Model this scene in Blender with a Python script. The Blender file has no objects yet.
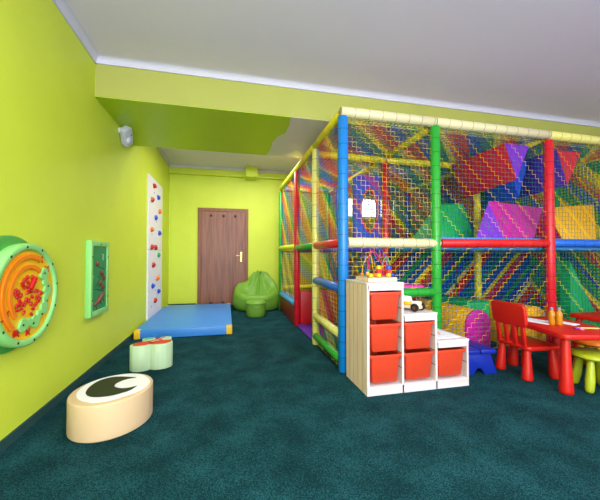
import bpy, bmesh, math, random
from mathutils import Vector, Matrix, Euler
random.seed(7)
C = bpy.context.scene.collection
PI = math.pi

# ------------------------------------------------------------------ materials
def lin(c):
    out = []
    for v in c:
        v /= 255.0
        out.append(v / 12.92 if v <= 0.04045 else ((v + 0.055) / 1.055) ** 2.4)
    return (*out, 1.0)

def mat(name, rgb, rough=0.5, metal=0.0, var=0.06, scale=30.0, bump=0.0, bscale=200.0, coat=0.0, spec=0.5):
    m = bpy.data.materials.new(name); m.use_nodes = True
    nt = m.node_tree; b = nt.nodes['Principled BSDF']
    b.inputs['Roughness'].default_value = rough
    b.inputs['Metallic'].default_value = metal
    b.inputs['Coat Weight'].default_value = coat
    b.inputs['Specular IOR Level'].default_value = spec
    tc = nt.nodes.new('ShaderNodeTexCoord')
    n = nt.nodes.new('ShaderNodeTexNoise'); n.inputs['Scale'].default_value = scale
    n.inputs['Detail'].default_value = 3
    nt.links.new(tc.outputs['Object'], n.inputs['Vector'])
    r = nt.nodes.new('ShaderNodeValToRGB')
    c = lin(rgb)
    r.color_ramp.elements[0].position = 0.3; r.color_ramp.elements[1].position = 0.7
    r.color_ramp.elements[0].color = (*[x * (1 - var) for x in c[:3]], 1)
    r.color_ramp.elements[1].color = (*[min(1, x * (1 + var)) for x in c[:3]], 1)
    nt.links.new(n.outputs['Fac'], r.inputs['Fac'])
    nt.links.new(r.outputs['Color'], b.inputs['Base Color'])
    if bump:
        n2 = nt.nodes.new('ShaderNodeTexNoise'); n2.inputs['Scale'].default_value = bscale
        nt.links.new(tc.outputs['Object'], n2.inputs['Vector'])
        bp = nt.nodes.new('ShaderNodeBump'); bp.inputs['Strength'].default_value = bump
        bp.inputs['Distance'].default_value = 0.01
        nt.links.new(n2.outputs['Fac'], bp.inputs['Height'])
        nt.links.new(bp.outputs['Normal'], b.inputs['Normal'])
    return m

def foam(name, rgb, seam=0.145):
    """padded tube sleeve: vinyl with a dark cable-tie seam every `seam` metres along local Z"""
    m = mat(name, rgb, rough=0.38, var=0.03, scale=14)
    nt = m.node_tree; b = nt.nodes['Principled BSDF']
    src = b.inputs['Base Color'].links[0].from_socket
    tc = nt.nodes.new('ShaderNodeTexCoord'); sp = nt.nodes.new('ShaderNodeSeparateXYZ')
    nt.links.new(tc.outputs['Object'], sp.inputs[0])
    d = nt.nodes.new('ShaderNodeMath'); d.operation = 'DIVIDE'; d.inputs[1].default_value = seam
    nt.links.new(sp.outputs['Z'], d.inputs[0])
    fr = nt.nodes.new('ShaderNodeMath'); fr.operation = 'FRACT'; nt.links.new(d.outputs[0], fr.inputs[0])
    lt = nt.nodes.new('ShaderNodeMath'); lt.operation = 'LESS_THAN'; lt.inputs[1].default_value = 0.045
    nt.links.new(fr.outputs[0], lt.inputs[0])
    mx = nt.nodes.new('ShaderNodeMix'); mx.data_type = 'RGBA'
    nt.links.new(lt.outputs[0], mx.inputs[0]); nt.links.new(src, mx.inputs[6])
    c = lin(rgb); mx.inputs[7].default_value = (c[0] * .45, c[1] * .42, c[2] * .4, 1)
    nt.links.new(mx.outputs[2], b.inputs['Base Color'])
    return m

def wood(name, rgb1, rgb2, axis='Z', rough=0.5, fine=30.0, plank=None, plank_axis='Y', seamc=(120, 90, 60)):
    m = bpy.data.materials.new(name); m.use_nodes = True
    nt = m.node_tree; b = nt.nodes['Principled BSDF']; b.inputs['Roughness'].default_value = rough
    tc = nt.nodes.new('ShaderNodeTexCoord'); mp = nt.nodes.new('ShaderNodeMapping')
    s = [fine, fine, fine]; s['XYZ'.index(axis)] = fine * 0.06
    mp.inputs['Scale'].default_value = s
    nt.links.new(tc.outputs['Object'], mp.inputs[0])
    n = nt.nodes.new('ShaderNodeTexNoise'); n.inputs['Scale'].default_value = 1.0; n.inputs['Detail'].default_value = 5
    nt.links.new(mp.outputs[0], n.inputs['Vector'])
    r = nt.nodes.new('ShaderNodeValToRGB')
    r.color_ramp.elements[0].position = .35; r.color_ramp.elements[1].position = .65
    r.color_ramp.elements[0].color = lin(rgb1); r.color_ramp.elements[1].color = lin(rgb2)
    nt.links.new(n.outputs['Fac'], r.inputs[0])
    out = r.outputs[0]
    if plank:
        sp = nt.nodes.new('ShaderNodeSeparateXYZ'); nt.links.new(tc.outputs['Object'], sp.inputs[0])
        d = nt.nodes.new('ShaderNodeMath'); d.operation = 'DIVIDE'; d.inputs[1].default_value = plank
        nt.links.new(sp.outputs[plank_axis], d.inputs[0])
        fr = nt.nodes.new('ShaderNodeMath'); fr.operation = 'FRACT'; nt.links.new(d.outputs[0], fr.inputs[0])
        lt = nt.nodes.new('ShaderNodeMath'); lt.operation = 'LESS_THAN'; lt.inputs[1].default_value = .06
        nt.links.new(fr.outputs[0], lt.inputs[0])
        mx = nt.nodes.new('ShaderNodeMix'); mx.data_type = 'RGBA'
        nt.links.new(lt.outputs[0], mx.inputs[0]); nt.links.new(out, mx.inputs[6])
        mx.inputs[7].default_value = lin(seamc); out = mx.outputs[2]
    nt.links.new(out, b.inputs['Base Color'])
    return m

def emit(name, rgb, strength):
    m = bpy.data.materials.new(name); m.use_nodes = True
    nt = m.node_tree; b = nt.nodes['Principled BSDF']
    b.inputs['Base Color'].default_value = lin(rgb)
    b.inputs['Emission Color'].default_value = lin(rgb); b.inputs['Emission Strength'].default_value = strength
    return m

M = {}
M['wall'] = mat('lime_paint', (206, 222, 62), .55, var=.02, scale=3, bump=.03, bscale=120)
M['wall_pale'] = mat('pale_lime_paint', (172, 173, 82), .6, var=.02, scale=3)
M['wall_white'] = mat('white_paint', (222, 222, 226), .7, var=.01, scale=2)
M['soffit'] = mat('deep_lime_paint', (176, 204, 10), .4, var=.02, scale=3)
M['soffit_white'] = mat('soffit_white', (214, 206, 200), .45, var=.02, scale=3)
M['ceil'] = mat('ceiling_paint', (226, 214, 240), .7, var=.01, scale=2)
M['cornice'] = mat('cornice_white', (206, 202, 222), .6, var=.01)
M['white'] = mat('white_plastic', (232, 232, 236), .4, var=.01)
M['grey_white'] = mat('grey_white_plastic', (190, 190, 206), .4, var=.01)
M['black'] = mat('black_rubber', (22, 22, 22), .5, var=.05)
M['red'] = mat('red_plastic', (196, 18, 5), .42, var=.03)
M['orange_bin'] = mat('orange_red_bin_plastic', (208, 64, 36), .42, var=.03)
M['green_stool'] = mat('yellow_green_plastic', (166, 178, 30), .4, var=.03)
M['blue_bench'] = mat('dark_blue_plastic', (16, 40, 150), .35, var=.04)
M['orange'] = mat('orange_plastic', (236, 120, 24), .42, var=.03)
M['yellow'] = mat('yellow_plastic', (238, 190, 24), .42, var=.03)
M['mat_blue'] = mat('blue_vinyl', (58, 136, 222), .42, var=.03, scale=6, bump=.05, bscale=300)
M['cream'] = mat('cream_vinyl', (208, 178, 138), .5, var=.03, scale=6)
M['whitev'] = mat('white_vinyl', (234, 230, 236), .5, var=.01)
M['blackv'] = mat('black_vinyl', (22, 28, 18), .5, var=.05)
M['mint'] = mat('mint_vinyl', (182, 208, 166), .5, var=.03, scale=6)
M['redv'] = mat('red_vinyl', (216, 52, 32), .5, var=.03)
M['tealv'] = mat('teal_vinyl', (40, 180, 178), .5, var=.03)
M['bean'] = mat('green_bean_bag_vinyl', (112, 160, 50), .5, var=.05, scale=5, bump=.15, bscale=12)
M['game_green'] = mat('light_green_board', (136, 206, 116), .45, var=.02)
M['game_dark'] = mat('mid_green_board', (58, 150, 52), .45, var=.03)
M['game_yellow'] = mat('yellow_board', (236, 186, 20), .4, var=.03)
M['game_orange'] = mat('orange_board', (234, 126, 16), .4, var=.03)
M['game_red'] = mat('red_board', (186, 18, 14), .35, var=.05)
M['panel_green'] = mat('teal_green_board', (18, 138, 82), .4, var=.03)
M['brown'] = mat('brown_wood', (112, 56, 36), .5, var=.1)
M['groove'] = mat('dark_groove', (16, 40, 30), .6)
M['door'] = wood('door_wood', (112, 62, 46), (144, 88, 68), 'Z', .42, 26)
M['doorframe'] = wood('door_frame_wood', (118, 68, 46), (142, 86, 60), 'Z', .45, 30)
M['brass'] = mat('brass', (214, 176, 90), .28, metal=1.0, var=.02)
M['pine'] = wood('pine', (236, 192, 172), (244, 216, 206), 'Z', .55, 40, plank=.088, plank_axis='Y', seamc=(150, 108, 72))
M['whitewood'] = wood('white_stained_pine', (208, 192, 194), (222, 210, 215), 'Z', .5, 30)
M['whitewoodx'] = wood('white_stained_pine_board', (208, 192, 194), (222, 210, 215), 'X', .5, 30)
M['lightwood'] = wood('light_wood', (224, 190, 150), (240, 216, 184), 'X', .5, 40)
M['paper'] = mat('paper', (238, 236, 244), .8, var=.01)
M['purple'] = mat('purple_plastic', (130, 30, 150), .4)
M['pink'] = mat('pink_plastic', (230, 120, 190), .4)
M['juice'] = mat('amber_bottle', (190, 124, 18), .25, var=.05)
M['cap'] = mat('grey_blue_cap', (130, 130, 150), .4)
M['pencil'] = mat('pale_yellow_pencil', (240, 214, 120), .5)
M['metal'] = mat('wire_metal', (170, 170, 176), .3, metal=1.0)
FO = {}
for k, c in dict(blue=(14, 118, 204), green=(38, 156, 48), red=(206, 22, 40), cream=(220, 208, 166), yellow=(226, 206, 40),
                 pale=(226, 216, 124), dblue=(24, 60, 180), royal=(30, 100, 210), fred=(222, 26, 30), lime=(214, 226, 60)).items():
    FO[k] = foam('foam_' + k, c)
V = {}
for k, c in dict(magenta=(200, 20, 150), purple=(130, 40, 200), red=(206, 20, 36), green=(24, 166, 86), yellow=(244, 180, 12),
                 blue=(30, 70, 200), pitred=(130, 30, 24), violet=(84, 40, 170), sky=(60, 150, 226), pink=(226, 60, 170), pitblue=(50, 130, 210)).items():
    V[k] = mat('vinyl_' + k, c, .38, var=.03, scale=6)
N = {}
for k, c in dict(Y=(238, 206, 40), O=(226, 120, 40), R=(206, 24, 40), B=(16, 76, 170), G=(14, 140, 74), W=(222, 204, 130), T=(24, 120, 130)).items():
    N[k] = mat('cord_' + k, c, .7, var=.02)

def carpet():
    m = bpy.data.materials.new('teal_carpet'); m.use_nodes = True
    nt = m.node_tree; b = nt.nodes['Principled BSDF']; b.inputs['Roughness'].default_value = .95
    b.inputs['Specular IOR Level'].default_value = .1
    b.inputs['Sheen Weight'].default_value = .1; b.inputs['Sheen Roughness'].default_value = .5
    b.inputs['Sheen Tint'].default_value = lin((60, 150, 150))
    tc = nt.nodes.new('ShaderNodeTexCoord')
    def noise(s, d):
        n = nt.nodes.new('ShaderNodeTexNoise'); n.inputs['Scale'].default_value = s; n.inputs['Detail'].default_value = d
        nt.links.new(tc.outputs['Object'], n.inputs['Vector']); return n
    a = noise(150, 8); c = noise(4, 8); e = noise(420, 2)
    a.inputs['Roughness'].default_value = .8
    vo = nt.nodes.new('ShaderNodeTexVoronoi'); vo.inputs['Scale'].default_value = 230; nt.links.new(tc.outputs['Object'], vo.inputs['Vector'])
    sv = nt.nodes.new('ShaderNodeSeparateXYZ'); nt.links.new(vo.outputs['Color'], sv.inputs[0])
    ad = nt.nodes.new('ShaderNodeMath'); ad.operation = 'MULTIPLY_ADD'; ad.inputs[1].default_value = .80
    nt.links.new(c.outputs['Fac'], ad.inputs[0]); mxn = nt.nodes.new('ShaderNodeMath'); mxn.operation = 'MULTIPLY_ADD'; mxn.inputs[1].default_value = .55; nt.links.new(sv.outputs['X'], mxn.inputs[0]); nt.links.new(a.outputs['Fac'], mxn.inputs[2]); nt.links.new(mxn.outputs[0], ad.inputs[2])
    r = nt.nodes.new('ShaderNodeValToRGB')
    r.color_ramp.elements[0].position = .36; r.color_ramp.elements[1].position = .80
    r.color_ramp.elements[0].color = lin((0, 20, 28)); r.color_ramp.elements[1].color = lin((44, 104, 114))
    el = r.color_ramp.elements.new(.57); el.color = lin((8, 50, 59))
    sc_ = nt.nodes.new('ShaderNodeMath'); sc_.operation = 'MULTIPLY'; sc_.inputs[1].default_value = .5
    nt.links.new(ad.outputs[0], sc_.inputs[0])
    nt.links.new(sc_.outputs[0], r.inputs[0]); nt.links.new(r.outputs[0], b.inputs['Base Color'])
    ad2 = nt.nodes.new('ShaderNodeMath'); ad2.operation = 'ADD'
    nt.links.new(a.outputs['Fac'], ad2.inputs[0]); nt.links.new(e.outputs['Fac'], ad2.inputs[1])
    bp = nt.nodes.new('ShaderNodeBump'); bp.inputs['Strength'].default_value = .8; bp.inputs['Distance'].default_value = .012
    nt.links.new(ad2.outputs[0], bp.inputs['Height']); nt.links.new(bp.outputs['Normal'], b.inputs['Normal'])
    return m
M['carpet'] = carpet()
M['skirt'] = mat('carpet_skirting', (10, 62, 62), .9, var=.2, scale=120)

# ------------------------------------------------------------------ mesh helpers
class MB:
    def __init__(s): s.v = []; s.f = []; s.mi = []
    def add(s, vs, fs, mi=0):
        o = len(s.v); s.v += [tuple(v) for v in vs]; s.f += [tuple(i + o for i in f) for f in fs]; s.mi += [mi] * len(fs); return s
    def bm(s, bm_, mi=0):
        bm_.verts.index_update()
        s.add([v.co[:] for v in bm_.verts], [[v.index for v in f.verts] for f in bm_.faces], mi); bm_.free(); return s
    def box(s, a, b, bev=0.0, seg=2, mat4=None, mi=0):
        bm_ = bmesh.new(); bmesh.ops.create_cube(bm_, size=1)
        c = [(x + y) / 2 for x, y in zip(a, b)]; d = [abs(y - x) for x, y in zip(a, b)]
        for v in bm_.verts: v.co = Vector((v.co.x * d[0] + c[0], v.co.y * d[1] + c[1], v.co.z * d[2] + c[2]))
        if bev: bmesh.ops.bevel(bm_, geom=bm_.edges[:], offset=bev, segments=seg, profile=.5, affect='EDGES')
        if mat4 is not None: bmesh.ops.transform(bm_, matrix=mat4, verts=bm_.verts[:])
        return s.bm(bm_, mi)
    def lathe(s, prof, n=24, mat4=None, mi=0, cap=True):
        """prof: list of (radius, z)"""
        vs = []; fs = []
        for r, z in prof:
            for k in range(n):
                a = 2 * PI * k / n; vs.append(Vector((r * math.cos(a), r * math.sin(a), z)))
        for i in range(len(prof) - 1):
            for k in range(n):
                fs.append((i * n + k, i * n + (k + 1) % n, (i + 1) * n + (k + 1) % n, (i + 1) * n + k))
        if cap:
            fs.append(tuple(range(n - 1, -1, -1))); fs.append(tuple((len(prof) - 1) * n + k for k in range(n)))
        if mat4 is not None: vs = [mat4 @ v for v in vs]
        return s.add(vs, fs, mi)
    def tube(s, pts, r, n=10, mi=0, closed=False):
        pts = [Vector(p) for p in pts]; rings = []
        m = len(pts)
        up = Vector((0, 0, 1))
        for i, p in enumerate(pts):
            t = (pts[min(i + 1, m - 1)] - pts[max(i - 1, 0)]).normalized()
            ref = up if abs(t.dot(up)) < .95 else Vector((1, 0, 0))
            x = t.cross(ref).normalized(); y = t.cross(x).normalized()
            rr = r[i] if isinstance(r, (list, tuple)) else r
            rings.append([p + (x * math.cos(2 * PI * k / n) + y * math.sin(2 * PI * k / n)) * rr for k in range(n)])
        vs = [v for q in rings for v in q]
        fs = [(i * n + k, i * n + (k + 1) % n, (i + 1) * n + (k + 1) % n, (i + 1) * n + k) for i in range(m - 1) for k in range(n)]
        fs += [tuple(range(n - 1, -1, -1)), tuple((m - 1) * n + k for k in range(n))]
        return s.add(vs, fs, mi)
    def ball(s, c, r, u=12, v=8, mi=0, rot=None):
        r = r if isinstance(r, (list, tuple)) else (r, r, r)
        bm_ = bmesh.new(); bmesh.ops.create_uvsphere(bm_, u_segments=u, v_segments=v, radius=1)
        m4 = Matrix.Translation(c) @ (rot.to_matrix().to_4x4() if rot else Matrix()) @ Matrix.Diagonal((*r, 1))
        bmesh.ops.transform(bm_, matrix=m4, verts=bm_.verts[:])
        return s.bm(bm_, mi)
    def prism(s, poly, z0, z1, mat4=None, bev=0.0, seg=2, mi=0):
        """extruded polygon (list of xy), z0..z1, optional rounded horizontal rims"""
        bm_ = bmesh.new()
        bv = [bm_.verts.new((x, y, z0)) for x, y in poly]; tv = [bm_.verts.new((x, y, z1)) for x, y in poly]
        n = len(poly)
        bm_.faces.new(bv[::-1]); bm_.faces.new(tv)
        for i in range(n): bm_.faces.new((bv[i], bv[(i + 1) % n], tv[(i + 1) % n], tv[i]))
        bmesh.ops.recalc_face_normals(bm_, faces=bm_.faces[:])
        if bev:
            es = [e for e in bm_.edges if abs(e.verts[0].co.z - e.verts[1].co.z) < 1e-6]
            bmesh.ops.bevel(bm_, geom=es, offset=bev, segments=seg, profile=.5, affect='EDGES')
        if mat4 is not None: bmesh.ops.transform(bm_, matrix=mat4, verts=bm_.verts[:])
        return s.bm(bm_, mi)
    def build(s, name, mats, parent=None, smooth=False, loc=None, rot=None, angle=40):
        me = bpy.data.meshes.new(name); me.from_pydata(s.v, [], s.f)
        mats = mats if isinstance(mats, (list, tuple)) else [mats]
        for m in mats: me.materials.append(m)
        if len(mats) > 1: me.polygons.foreach_set('material_index', s.mi)
        bm_ = bmesh.new(); bm_.from_mesh(me); bmesh.ops.recalc_face_normals(bm_, faces=bm_.faces[:])
        if smooth:
            for f in bm_.faces: f.smooth = True
            for e in bm_.edges:
                if len(e.link_faces) == 2 and e.calc_face_angle(0) > math.radians(angle): e.smooth = False
        bm_.to_mesh(me); bm_.free(); me.update()
        o = bpy.data.objects.new(name, me); C.objects.link(o)
        if parent: o.parent = parent
        if loc is not None: o.location = loc
        if rot is not None: o.rotation_euler = rot
        return o

def thing(name, label, cat, loc=(0, 0, 0), rz=0.0, group=None):
    o = bpy.data.objects.new(name, None); C.objects.link(o); o.empty_display_size = .1
    o.location = loc; o.rotation_euler = (0, 0, rz); o['label'] = label; o['category'] = cat
    if group: o['group'] = group
    return o
def tag(o, label, cat, group=None):
    o['label'] = label; o['category'] = cat
    if group: o['group'] = group
    return o
def struct(o, label=None):
    o['kind'] = 'structure'
    if label: o['label'] = label
    return o
def dup(root, loc, rz, label, group=None):
    r = root.copy(); C.objects.link(r); r.location = loc; r.rotation_euler = (0, 0, rz); r['label'] = label
    if group: r['group'] = group
    for ch in list(root.children):
        c = ch.copy(); C.objects.link(c); c.parent = r
        for g in list(ch.children):
            d = g.copy(); C.objects.link(d); d.parent = c
    return r
def ell(cx, cy, a, b, ang=0, n=48):
    ca, sa = math.cos(ang), math.sin(ang)
    return [(cx + a * math.cos(t) * ca - b * math.sin(t) * sa, cy + a * math.cos(t) * sa + b * math.sin(t) * ca)
            for t in (2 * PI * k / n for k in range(n))]
def rrect(x0, y0, x1, y1, r, n=6, bulge=0.0):
    pts = []
    for cx, cy, a0 in ((x1 - r, y1 - r, 0), (x0 + r, y1 - r, 90), (x0 + r, y0 + r, 180), (x1 - r, y0 + r, 270)):
        for k in range(n + 1):
            a = math.radians(a0 + 90 * k / n); pts.append((cx + r * math.cos(a), cy + r * math.sin(a)))
    return pts

# ------------------------------------------------------------------ camera
th = math.atan(73 / 310); pitch = math.radians(1.2)
cd = bpy.data.cameras.new('camera'); cam = bpy.data.objects.new('camera', cd); C.objects.link(cam)
cam.location = (0, 0, 1.10); cam.rotation_euler = (PI / 2 + pitch, 0, -th)
cd.sensor_fit = 'HORIZONTAL'; cd.sensor_width = 36; cd.lens = 36 * 310 / 600; cd.clip_start = .02
bpy.context.scene.camera = cam

# ------------------------------------------------------------------ room shell
XL, XR, YF, YB, ZC, ZR = -1.24, 6.6, -2.6, 7.27, 3.01, 3.11
BY0, BY1, BZ = 3.31, 4.66, 2.635
def sbox(name, a, b, m, bev=0): return struct(MB().box(a, b, bev).build(name, m))
sbox('floor', (XL - .1, YF - .1, -.1), (XR + .1, YB + .1, 0), M['carpet'])
sbox('ceiling', (XL - .1, YF - .1, ZC), (XR + .1, BY0 + .2, ZC + .3), M['ceil'])
sbox('ceiling', (XL - .1, BY1 - .2, ZR), (XR + .1, YB + .1, ZR + .2), M['ceil'])
sbox('wall_left', (XL - .15, YF - .1, 0), (XL, YB + .1, ZR), M['wall'])
# back wall with the window opening high up behind the play frame
wb = MB(); WX0, WX1, WZ0, WZ1 = 2.80, 4.30, 2.07, 2.62
wb.box((XL - .1, YB, 0), (WX0, YB + .2, ZR)); wb.box((WX1, YB, 0), (XR + .1, YB + .2, ZR))
wb.box((WX0, YB, 0), (WX1, YB + .2, WZ0)); wb.box((WX0, YB, WZ1), (WX1, YB + .2, ZR))
struct(wb.build('wall_back', M['wall']))
sbox('wall_right', (XR, YF - .1, 0), (XR + .15, 2.7, ZR), M['wall_white']); sbox('wall_right', (XR, 2.7, 0), (XR + .15, YB + .1, ZR), M['wall'])
sbox('wall_front', (XL - .1, YF - .15, 0), (XR + .1, YF, ZR), M['wall_white'])
# bulkhead beam: pale face, deep green underside up to a ragged edge, bare white beyond
bk = MB()
SX0, SX1 = .66, .70
bk.box((XL, BY0, BZ), (XR, BY1, ZR + .1), mi=0)
o = struct(bk.build('trim_1', M['wall_pale']))
under = MB()
edge = [(.675, BY0), (.70, BY0 + .2), (.70, BY0 + .45), (.62, BY0 + .6), (.585, BY0 + .8), (.60, BY0 + 1.0), (.57, BY1)]
eg = [(XL, BY0)] + edge + [(XL, BY1)]
g = MB().prism(eg, BZ - .004, BZ).build('trim_2', M['soffit']); struct(g)
ew = edge + [(XR, BY1), (XR, BY0)]
g = MB().prism(ew, BZ - .003, BZ).build('trim_3', M['soffit_white']); struct(g)
# back wall ledge and boxed-in pipe stub
sbox('trim_4', (XL, YB - .10, 2.92), (XR, YB, ZR), M['wall'])
sbox('trim_5', (.40, YB - .34, 2.88), (.66, YB - .10, ZR), M['wall'])
# cornices
def cornice(name, a, b, d, z):
    """quarter-round cove from a to b (xy), growing towards d (xy unit) below height z"""
    R = .06; n = 6; prof = [(0, 0), (R, 0)] + [(R - R * math.sin(PI / 2 * k / n) * .75, -R + R * math.cos(PI / 2 * k / n)) for k in range(1, n + 1)] + [(0, -R)]
    vs = []; 
    for p in (a, b):
        for u, w in prof: vs.append((p[0] + d[0] * u, p[1] + d[1] * u, z + w))
    k = len(prof)
    fs = [(i, (i + 1) % k, k + (i + 1) % k, k + i) for i in range(k)] + [tuple(range(k)), tuple(range(2 * k - 1, k - 1, -1))]
    struct(MB().add(vs, fs).build(name, M['cornice']))
cornice('trim_6', (XL, YF), (XL, BY0), (1, 0), ZC)
cornice('trim_7', (XL, BY0), (XR, BY0), (0, -1), ZC)
cornice('trim_8', (XL, BY1), (XL, YB), (1, 0), ZR)
cornice('trim_9', (XL, YB - .10), (XR, YB - .10), (0, -1), ZR)
sbox('baseboard_left', (XL, YF, 0), (XL + .014, YB, .06), M['skirt'])
sbox('baseboard_back', (XL, YB - .014, 0), (-.66, YB, .06), M['skirt'])
o = MB().box((.50, YB - .014, 0), (XR, YB, .06)).build('baseboard_back', M['skirt']); struct(o)

# back window
w = MB()
for a, b in (((WX0, WZ0), (WX1, WZ0 + .05)), ((WX0, WZ1 - .05), (WX1, WZ1)), ((WX0, WZ0), (WX0 + .05, WZ1)), ((WX1 - .05, WZ0), (WX1, WZ1)), ((3.9, WZ0), (3.96, WZ1))):
    w.box((a[0], YB + .06, a[1]), (b[0], YB + .12, b[1]), .004)
win = struct(w.build('window_1', M['white']))
pane = MB().box((WX0 + .02, YB + .085, WZ0 + .02), (WX1 - .02, YB + .095, WZ1 - .02)).build('pane', emit('daylight_pane', (226, 236, 255), 4.0), win)

# door
dr = bpy.data.objects.new('door_1', None); C.objects.link(dr); dr.location = (-.08, YB, 0); struct(dr, 'brown wooden door with black studs in the back wall')
def at(o, x, y, z): return (x - o.location.x, y - o.location.y, z - o.location.z)
fr = MB()
fr.box((-.555, -.035, 0), (-.485, 0, 2.19), .006); fr.box((.485, -.035, 0), (.555, 0, 2.19), .006); fr.box((-.555, -.036, 2.12), (.555, 0, 2.195), .006)
fr.build('door_frame', M['doorframe'], dr)
lf = MB().box((-.484, -.028, .01), (.484, -.002, 2.12), .004).build('door_leaf', M['door'], dr)
for x, z in ((-.27, 2.02), (0, 2.02), (.26, 2.02), (-.27, .06), (0, .06)):
    MB().lathe([(.028, 0), (.028, .012), (.02, .02)], 14, Matrix.Translation((x, -.028, z)) @ Matrix.Rotation(PI / 2, 4, 'X')).build('stud', M['black'], dr, True)
hp = MB().box((.375, -.034, .98), (.415, -.027, 1.20), .003)
hp.build('handle_plate', M['brass'], dr)
hd = MB().tube([(.395, -.03, 1.12), (.395, -.075, 1.12), (.38, -.082, 1.12), (.28, -.08, 1.118)], .010, 10)
hd.build('handle', M['brass'], dr, True)

# ------------------------------------------------------------------ soft play frame
PF = (1.07, 2.8, 0)
pf = thing('play_frame', 'large padded soft play frame with coloured posts and rainbow netting along the right side', 'play frame', PF)
PR = .046
def sleeve(name, p, q, m, r=PR, label=None, capped=True):
    p = Vector(p); q = Vector(q); d = q - p; L = d.length
    b = min(.012, L / 4)
    prof = [(r - b, 0), (r, b)]
    k = max(1, round(L / .145))
    prof += [(r, L - b), (r - b, L)]
    o = MB().lathe(prof, 20).build(name, m, pf, True, loc=p - Vector(PF), rot=d.to_track_quat('Z', 'Y').to_euler(), angle=50)
    if label: o['label'] = label
    return o
X0, X1, X2, X3 = 1.085, 2.105, 3.60, 5.10
Y0, Y1, Y2, Y3 = 2.8, 3.75, 4.82, 6.33
ZT, ZM = 2.50, 1.235
def post(x, y, c, z1=2.455, r=PR, label=None): return sleeve('post', (x, y, 0), (x, y, z1), FO[c], r, label)
post(X0, Y0, 'blue', 2.455, .05, 'bright blue padded corner post'); post(X1, Y0, 'green', 2.46, .05, 'green padded front post'); post(X2, Y0, 'red', 2.44, .05, 'red padded front post'); post(X3, Y0, 'yellow')
post(X0, Y1, 'pale', label='pale yellow padded side post'); post(X0, Y2, 'red', label='red padded side post'); post(X0, Y3, 'green', label='green padded far corner post')
post(X1, 3.85, 'red'); post(X2, 3.85, 'yellow', 2.40); post(X3, 3.85, 'green')
post(X1, 5.65, 'dblue', 2.42, .05); post(X2, 5.65, 'dblue', 2.42, .05); post(X1, Y3, 'green'); post(X2, Y3, 'red'); post(X3, Y3, 'blue'); post(X3, 5.0, 'red')
def rail(p, q, c, r=.045, label=None): return sleeve('rail', p, q, FO[c], r, label)
# top ring
rail((X0 - .03, Y0, ZT), (X1, Y0, ZT), 'cream', .05); rail((X1, Y0, ZT), (X2, Y0, ZT), 'cream', .05); rail((X2, Y0, ZT), (X3, Y0, ZT), 'pale', .05)
rail((X0, Y0 + .05, ZT), (X0, Y1, ZT), 'yellow'); rail((X0, Y1, ZT), (X0, Y2, ZT), 'yellow'); rail((X0, Y2, ZT), (X0, Y3, ZT), 'lime')
rail((X0, Y3, ZT), (X1, Y3, ZT), 'yellow'); rail((X1, Y3, ZT), (X3, Y3, ZT), 'yellow'); rail((X3, Y0, ZT), (X3, Y3, ZT), 'yellow')
# roof cross beams
rail((X0 + .05, 3.82, ZT - .08), (X1, 3.84, ZT - .08), 'yellow'); rail((X1, 3.84, ZT - .08), (X2, 3.86, ZT - .08), 'yellow'); rail((X2, 3.86, ZT - .08), (X3, 3.86, ZT - .08), 'yellow')
rail((X1, Y0 + .06, ZT - .02), (X1, 3.84, ZT - .04), 'yellow'); rail((X1, 3.84, ZT - .06), (X1, 5.6, ZT - .06), 'yellow'); rail((X2, Y0 + .06, ZT - .02), (X2, 5.6, ZT - .06), 'yellow')
# middle ring
rail((X0 + .04, Y0, ZM), (X1 + .04, Y0 - .0, ZM), 'cream', .047); rail((X1 + .05, Y0, ZM + .005), (X2 - .03, Y0, ZM + .015), 'fred'); rail((X2 + .03, Y0, ZM + .018), (X3, Y0, ZM + .02), 'royal')
rail((X0, Y0 + .05, ZM), (X0, Y1 - .03, ZM), 'fred'); rail((X0, Y1 + .04, ZM), (X0, Y2 - .03, ZM), 'green'); rail((X0, Y2 + .03, ZM + .02), (X0, Y3, ZM + .04), 'lime')
rail((X0, Y3, ZM), (X1, Y3, ZM), 'yellow'); rail((X1, Y3, ZM), (X3, Y3, ZM), 'green'); rail((X1, 3.85, ZM), (X2, 3.85, ZM), 'blue'); rail((X2, 3.85, ZM), (X3, 3.85, ZM), 'blue')
# lower side and front rails
rail((X0, Y0 + .04, .79), (X0, Y1 + .02, .80), 'royal'); rail((X0, Y0 + .04, .345), (X0, Y1 + .02, .355), 'pale'); rail((X0, Y0 + .04, .11), (X0, Y1 + .02, .11), 'green')
rail((X0 + .05, Y0, .735), (X1 - .04, Y0, .735), 'green'); rail((X0 + .04, Y3, .46), (X1, Y3, .46), 'yellow', .05)

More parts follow.
